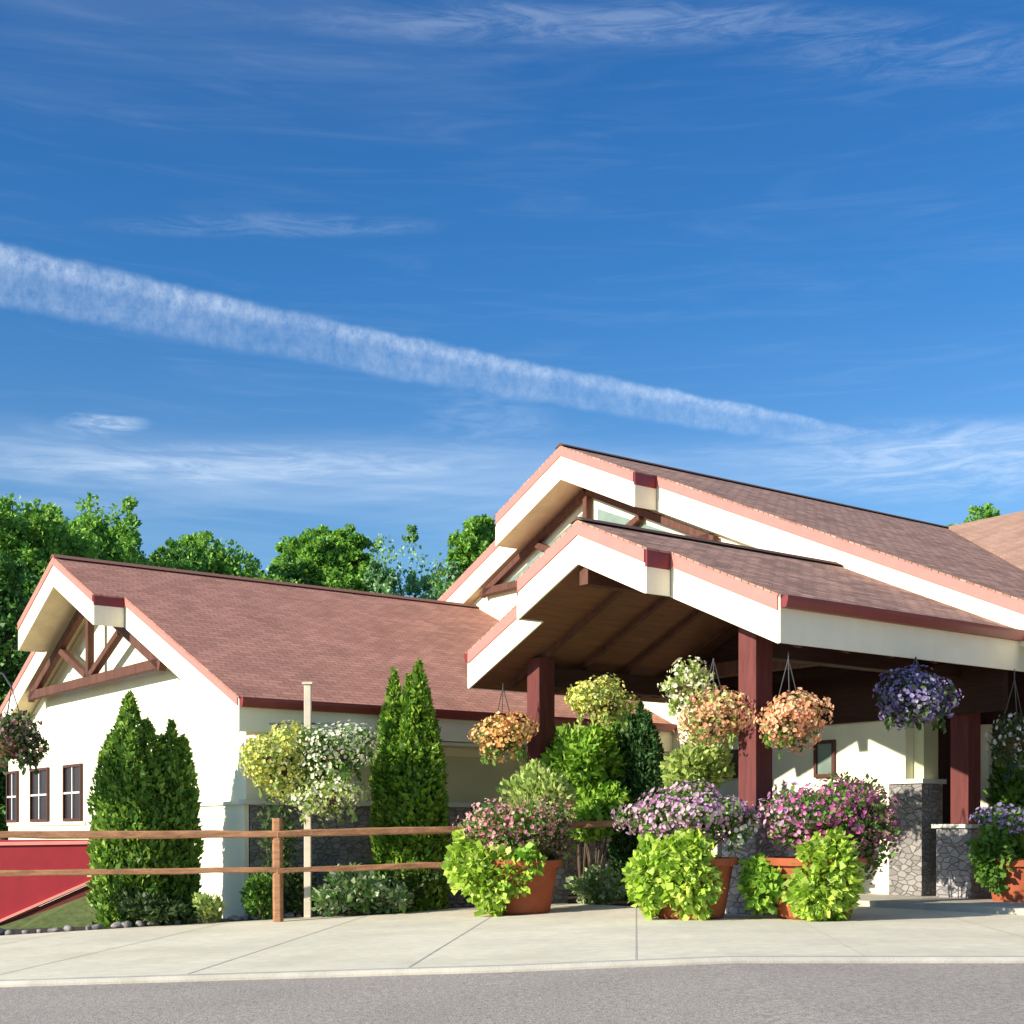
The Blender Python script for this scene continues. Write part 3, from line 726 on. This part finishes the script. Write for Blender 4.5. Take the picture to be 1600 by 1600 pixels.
def bush(name, label, cat, px, Y, py_top, py_bot, wpx, m, n, leaf=.1, group=None, lumps=12, up=.2, stems=True, aspect=.6):
    x, y = at(px, Y); z0 = zf(x) - .04; zt_ = zpx(py_top, Y); zb2 = max(z0, zpx(py_bot, Y))
    rx_ = wpx / F * Y / 2; rz = (zt_ - zb2) / 2
    root = tag(empty(name, (x, y, z0)), label, cat, group)
    if stems:
        s = MB()
        for k in range(5):
            t = k * 1.26 + px; s.tube([(0, 0, 0), (.12 * math.cos(t), .12 * math.sin(t), (zb2 - z0) * .5 + rz * .4), (rx_ * .5 * math.cos(t), rx_ * .5 * math.sin(t), (zb2 - z0) + rz * 1.1)], [.025, .018, .008], 5)
        s.build('stems', M['bark'], root)
    p, o = blob_pts(n, (0, 0, zb2 - z0 + rz), (rx_, min(rx_, .9), rz), lumps, .42, 0.0, .5)
    leaf_mesh('foliage', p, o, leaf, aspect, .8, m, root, up)
    return root
bush('shrub', 'large bright green leafy shrub left of the dark conifer under the canopy', 'shrub', 910, 23.4, 1122, 1240, 120, M['l_bush'], 3600, .13)
bush('shrub', 'low yellow green shrub in front of the dark conifer above the fence rail', 'shrub', 930, 23.1, 1212, 1315, 110, M['l_bush'], 2600, .12)
bush('shrub', 'mid green upright shrub between the bright shrub and the dark conifer', 'shrub', 968, 23.9, 1112, 1300, 70, M['l_green'], 3000, .11)
bush('shrub', 'pale yellow green shrub against the white entrance wall', 'shrub', 1085, 22.2, 1160, 1275, 105, M['l_pale'], 2200, .12)
bush('shrub', 'pale feathery shrub rising just behind the pink flowered planter', 'shrub', 838, 21.75, 1194, 1300, 108, M['l_pale'], 1700, .11, up=.9)
bush('shrub', 'loose pale green shrub below the small square window on the white wall', 'shrub', 1322, 20.9, 1208, 1285, 100, M['l_pale'], 800, .10)
bush('shrub', 'broad dark green shrub behind the stone pedestal at the right edge', 'shrub', 1590, 22.6, 1195, 1385, 90, M['l_green'], 2400, .13)
bush('shrub', 'dark green low shrub right of the white wall corner, left of the fence post', 'shrub', 407, 21.9, 1368, 1440, 50, M['l_green'], 1300, .09)
bush('sprig_plant', 'small light green sprig in front of the white gable wall corner', 'plant', 325, 21.5, 1398, 1450, 44, M['l_pale'], 420, .10, up=.8)
bush('hosta', 'bright variegated low plant under the fence rails right of the basket pole', 'plant', 545, 22.0, 1352, 1425, 110, M['l_vari'], 1500, .12)
bush('hosta', 'small variegated ground plant right of the larger one under the fence', 'plant', 612, 22.1, 1375, 1430, 60, M['l_vari'], 700, .11)
bush('hosta', 'pale edged low plant between the first terracotta planter and the middle one', 'plant', 935, 22.4, 1352, 1412, 80, M['l_vari'], 900, .10)
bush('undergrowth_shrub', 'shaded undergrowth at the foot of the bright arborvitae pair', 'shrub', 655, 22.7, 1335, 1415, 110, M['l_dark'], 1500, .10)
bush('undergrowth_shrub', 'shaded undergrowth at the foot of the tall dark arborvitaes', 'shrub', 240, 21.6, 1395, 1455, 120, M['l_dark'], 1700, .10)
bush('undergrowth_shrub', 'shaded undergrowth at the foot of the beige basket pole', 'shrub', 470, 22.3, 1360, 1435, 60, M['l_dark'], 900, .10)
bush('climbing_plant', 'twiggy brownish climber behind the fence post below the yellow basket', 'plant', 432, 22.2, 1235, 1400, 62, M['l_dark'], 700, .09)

# spiky / arching blades
def blades(parent, name, c, n, h, spread, m, wd=.02):
    vs = []; fs = []
    r = np.random.default_rng(int(abs(c[0]) * 100) + n)
    for k in range(n):
        t = r.uniform(0, 2 * math.pi); s = spread * r.uniform(.3, 1); H_ = h * r.uniform(.6, 1); d = np.array([math.cos(t), math.sin(t), 0]); q = np.array([-d[1], d[0], 0])
        b = len(vs)
        for j in range(5):
            u = j / 4; p = np.array(c) + d * s * u ** 1.6 + np.array([0, 0, H_ * (u - .25 * u ** 3)]); w_ = wd * (1 - u) ** .7 + .002
            vs += [p - q * w_, p + q * w_]
        for j in range(4): fs.append((b + 2 * j, b + 2 * j + 1, b + 2 * j + 3, b + 2 * j + 2))
    return MB().add(vs, fs).build(name, m, parent)

# ---- terracotta planters
def planter(px, Y, h_pot, r_pot, label, flowers, vines, spike=None, group='terracotta planters of flowers along the walk', base=0.0, square=False):
    x, y = at(px, Y); z0 = zf(x) + base
    root = tag(empty('flower_planter', (x, y, z0)), label, 'planter', group)
    prof = [(r_pot * .70, 0), (r_pot * .74, .03), (r_pot * .92, h_pot - .12), (r_pot * .93, h_pot - .11), (r_pot * 1.03, h_pot - .10), (r_pot * 1.05, h_pot - .01), (r_pot * 1.03, h_pot), (r_pot * .93, h_pot), (r_pot * .9, h_pot - .05)]
    MB().lathe(prof, (0, 0, .01), 40).build('pot', M['terracotta'], root, smooth=False)
    MB().lathe([(r_pot * .88, h_pot - .09), (r_pot * .5, h_pot - .05)], (0, 0, 0), 20).build('soil', M['soil'], root)
    for (dx, dz, rx_, rz, fm, nf, fs, dy) in flowers:
        p, o = blob_pts(int(nf * 2.1), (dx, dy, dz), (rx_, min(rx_, r_pot * 1.2), rz), 12, .42, h_pot * .3, .28)
        sel = rng.random(len(p)) < .52
        leaf_mesh('foliage', p[sel] - o[sel] * .05, o[sel], .085, .6, .8, M['l_green'], root)
        p, o = p[~sel] + o[~sel] * .025, o[~sel]
        flower_mesh('blossoms', p, o, fs, M[fm], root)
    for (dx, dy, dz, rx_, ry_, rz, nl, lmn) in vines:
        p, o = blob_pts(nl, (dx, dy, dz), (rx_, ry_, rz), 9, .40, .0, .45)
        sq = .68 + .32 * np.clip((p[:, 2] - dz + rz) / (1.3 * rz), 0, 1); p[:, 0] = dx + (p[:, 0] - dx) * sq
        p = p + rng.normal(size=p.shape) * .03; p[:, 2] = np.maximum(p[:, 2], .03)
        leaf_mesh('trailing_vine', p, o, .10, .85, .55, M[lmn], root, -.25)
    if spike:
        for (dx, dz, h, sp, n, mm) in spike: blades(root, 'spiky_grass', (dx, 0, dz), n, h, sp, M[mm])
    return root
S = lambda Y: Y / F
Y1 = 20.8; k = S(Y1)
planter(812, Y1, .80, .62, 'terracotta planter with dusty pink flowers and lime vine, nearest the fence',
        [((-5) * k, zpx(1288, Y1), 88 * k, 44 * k, 'f_pink', 1900, .062, -.05), (48 * k, zpx(1300, Y1), 42 * k, 50 * k, 'f_dusky', 380, .07, .1)],
        [(-40 * k, -.50, zpx(1362, Y1), 56 * k, .32, 62 * k, 1900, 'l_lime'), (-84 * k, -.28, zpx(1345, Y1), 30 * k, .3, 48 * k, 800, 'l_lime'), (14 * k, -.52, zpx(1332, Y1), 24 * k, .2, 26 * k, 260, 'l_bush')],
        [(.12, 1.0, 1.15, .5, 90, 'l_pale'), (-.0, 1.0, 1.0, .45, 60, 'l_bush')])
Y2 = 18.5; k = S(Y2)
planter(1078, Y2, .80, .62, 'terracotta planter of pale lilac flowers and lime vine, the middle one of the row',
        [(-5 * k, zpx(1277, Y2), 104 * k, 48 * k, 'f_lilac', 2100, .07, -.05), (72 * k, zpx(1290, Y2), 32 * k, 44 * k, 'f_cream', 150, .07, -.15)],
        [(-72 * k, -.30, zpx(1374, Y2), 30 * k, .3, 62 * k, 1300, 'l_lime'), (-4 * k, -.56, zpx(1368, Y2), 44 * k, .26, 66 * k, 1700, 'l_lime'), (-44 * k, -.52, zpx(1356, Y2), 26 * k, .2, 50 * k, 650, 'l_lime')],
        [(.0, 1.0, .95, .4, 60, 'l_pale')])
planter(1272, Y2 - .1, .80, .66, 'widest terracotta planter with magenta flowers and lime vine, right of the middle one',
        [(-40 * k, zpx(1278, Y2), 72 * k, 46 * k, 'f_lilac', 560, .07, 0), (14 * k, zpx(1274, Y2), 108 * k, 52 * k, 'f_magenta', 1700, .065, -.05), (88 * k, zpx(1310, Y2), 36 * k, 66 * k, 'f_dusky', 380, .07, -.1)],
        [(2 * k, -.58, zpx(1370, Y2), 58 * k, .28, 68 * k, 2500, 'l_lime'), (-84 * k, -.2, zpx(1388, Y2), 32 * k, .3, 46 * k, 900, 'l_bush')],
        [(.25, 1.0, .95, .5, 70, 'l_pale')])
Y4 = 21.2; k = S(Y4)
planter(1598, Y4, .72, .58, 'terracotta planter with dark violet flowers and green vine at the right edge',
        [(-20 * k, zpx(1285, Y4), 60 * k, 24 * k, 'f_violet', 380, .07, -.1)],
        [(-55 * k, -.3, zpx(1340, Y4), 36 * k, .3, 48 * k, 1000, 'l_green')],
        [(.0, .85, .6, .35, 40, 'l_green')], base=.0)

# ---- hanging baskets
def basket(px, Y, py, wpx, hpx, label, fm, nf, lf, nl, hang_z, group='hanging flower baskets', fs=.066, leafs=.085, bowl=True, arm=None, trail=0):
    x, y = at(px, Y); z = zpx(py, Y); rx_ = wpx / F * Y / 2; rz = hpx / F * Y / 2
    root = tag(empty('hanging_basket', (x, y, z)), label, 'hanging basket', group)
    MB().lathe([(.05, -rz * .62), (.15, -rz * .52), (.22, -rz * .25), (.24, 0), (.22, .01)], (0, 0, -.02), 18).build('bowl', M['coco'], root)
    wm = MB(); top_z = hang_z - z
    for j in range(3):
        t = j * 2.094 + .4; wm.tube([(0.235 * math.cos(t), 0.235 * math.sin(t), 0), (0, 0, min(top_z, rz + .45))], .008, 5)
    wm.tube([(0, 0, min(top_z, rz + .45) - .01), (0, 0, top_z)], .009, 5); wm.build('hanger', M['wire'], root)
    ox = rng.uniform(-.06, .06)
    nf = int(nf * 1.35)
    pa, oa = blob_pts(nl + nf, (ox * .4, 0, 0), (rx_, rx_ * .95, rz), 9, .46, None, .3)
    sel = rng.random(len(pa)) < nl / (nl + nf); p, o = pa[sel], oa[sel]; pf, of = pa[~sel], oa[~sel]
    # strands that trail below the bowl
    ns_ = 9; ta = rng.uniform(0, 6.28, ns_); tl = rng.uniform(.12, .34, ns_); u = rng.random((ns_, 16))
    tp = np.stack([(np.cos(ta)[:, None] * rx_ * (.62 + .12 * u)), (np.sin(ta)[:, None] * rx_ * (.6 + .1 * u)), -rz * .55 - tl[:, None] * u], 2).reshape(-1, 3) + rng.normal(size=(ns_ * 16, 3)) * .02
    p = np.vstack([p, tp]); o = np.vstack([o, np.tile([0, 0, -1.0], (len(tp), 1))])
    leaf_mesh('foliage', p - o * .03, o, leafs, .55, .8, M[lf], root, -.15)
    p, o = pf + of * .03, of
    flower_mesh('blossoms', p, o, fs, M[fm], root)
    return root
zc = 3.64
basket(786, 22.9, 1150, 98, 68, 'apricot flowered hanging basket left of the leftmost canopy post', 'f_apricot', 1000, 'l_green', 320, 3.62)
basket(940, 21.8, 1096, 102, 76, 'yellow green hanging basket right of the leftmost canopy post', 'f_yellow', 600, 'l_pale', 1100, 3.62)
basket(1080, 20.6, 1073, 86, 78, 'pale green hanging basket behind and above the orange ones', 'f_cream', 260, 'l_pale', 700, 3.62)
basket(1115, 19.6, 1120, 112, 88, 'orange and yellow hanging basket just left of the middle post', 'f_orange', 800, 'l_pale', 420, 3.62)
basket(1232, 18.9, 1123, 104, 86, 'round orange hanging basket just right of the middle post', 'f_orange', 1100, 'l_green', 260, 3.62)
basket(1431, 19.75, 1087, 118, 86, 'violet hanging basket below the cream fascia of the canopy', 'f_violet', 1000, 'l_dark', 900, 3.66)
basket(1585, 20.9, 1150, 84, 84, 'dark basket flecked with white flowers at the right edge', 'f_white', 130, 'l_dark', 700, 3.62)
# far left basket on a crook that stands outside the view
basket(18, 20.9, 1157, 106, 86, 'dark purplish hanging basket at the left edge before the gable wall', 'f_dusky', 320, 'l_dark', 1100, 3.35)
cx_, cy_ = at(-45, 20.9)
ck = tag(empty('shepherd_crook', (cx_, cy_, zf(cx_))), 'black iron crook holding the dark basket at the left edge', 'crook')
bx_, _ = at(18, 20.9); dx_ = bx_ - cx_
MB().tube([(0, 0, -.1), (0, 0, 3.6 + .3), (dx_ * .3, 0, 4.05), (dx_ * .8, 0, 3.95), (dx_, 0, 3.35 - zf(cx_))], .018, 8).build('pole', M['wire'], ck)

# ---- white basket pole
PYp = 22.0; pxx, pyy = at(481, PYp)
pole = tag(empty('basket_pole', (pxx, pyy, zf(pxx))), 'slim beige post carrying three flower baskets in front of the left wing', 'post')
ht = zpx(1070, PYp) - zf(pxx)
MB().box(-.055, .055, -.055, .055, -.1, ht).build('shaft', M['beige'], pole, bevel=.008)
MB().bar((-.62, 0, ht - .62), (.58, 0, ht - .62), .03, .03).build('cross_arm', M['wire'], pole)
MB().box(-.08, .08, -.08, .08, ht + .003, ht + .04).build('cap', M['beige'], pole)
MB().bar((0.05, -.02, 1.95), (.32, -.28, 2.02), .04, .04).build('lower_arm', M['white'], pole)
hz = zf(pxx) + ht - .62
basket(434, 21.8, 1182, 124, 124, 'yellow flowered basket hanging left of the beige pole', 'f_yellow', 1300, 'l_pale', 1500, hz, 'baskets on the beige pole')
basket(524, 21.8, 1172, 120, 90, 'cream flowered basket hanging right of the beige pole', 'f_cream', 950, 'l_green', 1300, hz, 'baskets on the beige pole')
basket(512, 21.7, 1243, 116, 74, 'pale lower basket in front of the beige pole, beneath the other two', 'f_cream', 520, 'l_pale', 1300, zf(pxx) + 2.02, 'baskets on the beige pole')

# ---- edging rocks
for i in range(46):
    t = i / 45; x = -8.6 + t * 8.6 + rng.uniform(-.06, .06); y = inner_y(x) + .14 + rng.uniform(-.03, .05); s = rng.uniform(.05, .10)
    import bmesh
    bm = bmesh.new(); bmesh.ops.create_icosphere(bm, subdivisions=2, radius=1)
    ph = rng.uniform(0, 6, 3)
    for v in bm.verts:
        f = 1 + .16 * math.sin(3 * v.co.x + ph[0]) + .14 * math.sin(4 * v.co.y + ph[1]) + .1 * math.sin(5 * v.co.z + ph[2])
        v.co = Vector((v.co.x * s * 1.25 * f, v.co.y * s * f, v.co.z * s * .7 * f))
    me = bpy.data.meshes.new('edging_rock'); bm.to_mesh(me); bm.free()
    o = link('edging_rock', me, M['rock'], smooth=True); o.location = (x, y, zf(x) + s * .35); o.rotation_euler = (0, 0, rng.uniform(0, 6))
    tag(o, 'small pale rock edging the planting bed along the sidewalk', 'rock', 'rocks edging the bed')

# ================================================================ TREES
def tree(label, px, Y, py_top, wpx, m, n, leaf, base_py=None, lumps=44, name='deciduous_tree', lumpr=.30, tall=1.0, group='trees behind the building'):
    x, y = at(px, Y); z0 = -.5; H_ = zpx(py_top, Y) - z0; rx_ = wpx / F * Y / 2; rz = H_ * .42 * tall
    root = tag(empty(name, (x, y, z0)), label, 'tree', group)
    t = MB().tube([(0, 0, -.5), (.1, 0, H_ * .25), (-.1, .1, H_ * .5), (.1, 0, H_ * .8)], [H_ * .028, H_ * .022, H_ * .015, H_ * .004], 10)
    t.build('trunk', M['bark'], root)
    b = MB()
    for k_ in range(9):
        a_ = k_ * 2.4; zz = H_ * (.3 + .05 * k_); b.tube([(0, 0, zz), (rx_ * .35 * math.cos(a_), rx_ * .35 * math.sin(a_), zz + H_ * .08), (rx_ * .75 * math.cos(a_), rx_ * .75 * math.sin(a_), zz + H_ * .2)], [H_ * .010, H_ * .006, H_ * .002], 6)
    b.build('limbs', M['bark'], root)
    c = np.array([0, 0, H_ - rz]); r = np.array([rx_, rx_ * .9, rz])
    # two levels of clumps: branches' masses, then twig sprays on each
    ld = rdir(lumps); ld[:, 2] = np.abs(ld[:, 2]) * np.where(rng.random(lumps) < .8, 1, -1)
    lc = c + ld * r * (1 - lumpr * .85) * rng.uniform(.70, 1.0, (lumps, 1)); lr = np.minimum(r, rx_) * lumpr * rng.uniform(.6, 1.25, (lumps, 1))
    ns = 16; sd_ = rdir(lumps * ns); K = np.repeat(np.arange(lumps), ns)
    sc = lc[K] + sd_ * lr[K] * rng.uniform(.5, 1.05, (len(K), 1)); sr = lr[K] * rng.uniform(.16, .40, (len(K), 1))
    kk = rng.integers(0, len(K), n); d = rdir(n)
    p = sc[kk] + d * sr[kk] * rng.random((n, 1)) ** .4; o = unit(d + sd_[kk] * .6 + np.array([0, 0, .3]))
    nb = n // 5; db = rdir(nb); pb = c + db * r * .74 * rng.random((nb, 1)) ** .33; p = np.vstack([p, pb]); o = np.vstack([o, db])
    p = p - c; p[:, 0] *= rx_ / np.percentile(np.abs(p[:, 0]), 99); p[:, 1] *= rx_ * .9 / np.percentile(np.abs(p[:, 1]), 99)
    p[:, 2] *= rz / np.percentile(p[:, 2], 99.6); p = p + c
    leaf_mesh('crown', p, o, leaf, .7, .8, m, root)
    return root
tree('leafy green tree at the far left whose crown touches the picture edge', 5, 46, 794, 280, M['l_tree'], 60000, .17)
tree('broad rounded green tree behind the peak of the left wing roof', 150, 50, 810, 290, M['l_tree'], 60000, .18)
tree('dark low tree filling the gap left of the wing gable', -20, 40, 880, 180, M['l_treed'], 40000, .17)
tree('dark tree showing left of the wing prow beneath taller crowns', 70, 44, 905, 190, M['l_treed'], 40000, .17)
tree('low green tree between the broad tree and the round topped tree', 350, 56, 850, 190, M['l_tree'], 60000, .19, tall=.7)
tree('dark lower crown behind the wing ridge left of the round topped tree', 262, 54, 856, 170, M['l_treed'], 34000, .19, tall=.8)
tree('round topped green tree standing above the wing ridge', 515, 60, 832, 165, M['l_tree'], 60000, .19, lumps=60, lumpr=.30, tall=.55)
tree('small dark tree right under the low part of the ridge beside the round topped tree', 440, 58, 888, 120, M['l_treed'], 26000, .19)
tree('airy bluish green tree with ragged crown left of the hall gable', 645, 62, 822, 120, M['l_treeb'], 13000, .17, name='ragged_tree', lumps=20, lumpr=.24)
tree('dark green tree tucked against the left slope of the hall gable', 748, 60, 812, 120, M['l_tree'], 30000, .19, tall=.6)
tree('bluish low tree at the foot of the hall gable rake', 600, 57, 868, 90, M['l_treeb'], 15000, .17, lumps=18)
tree('bluish shrubby tree between the ragged tree and the hall gable', 690, 58, 880, 80, M['l_treeb'], 13000, .17, lumps=18)
tree('tree tip just showing over the rear roof at the upper right', 1532, 72, 796, 150, M['l_tree'], 12000, .28)
tree('dense tree standing beyond the left edge of the wing', -240, 48, 800, 260, M['l_treed'], 30000, .2)
tree('tall tree farther left than the others', -480, 52, 810, 280, M['l_tree'], 30000, .22)
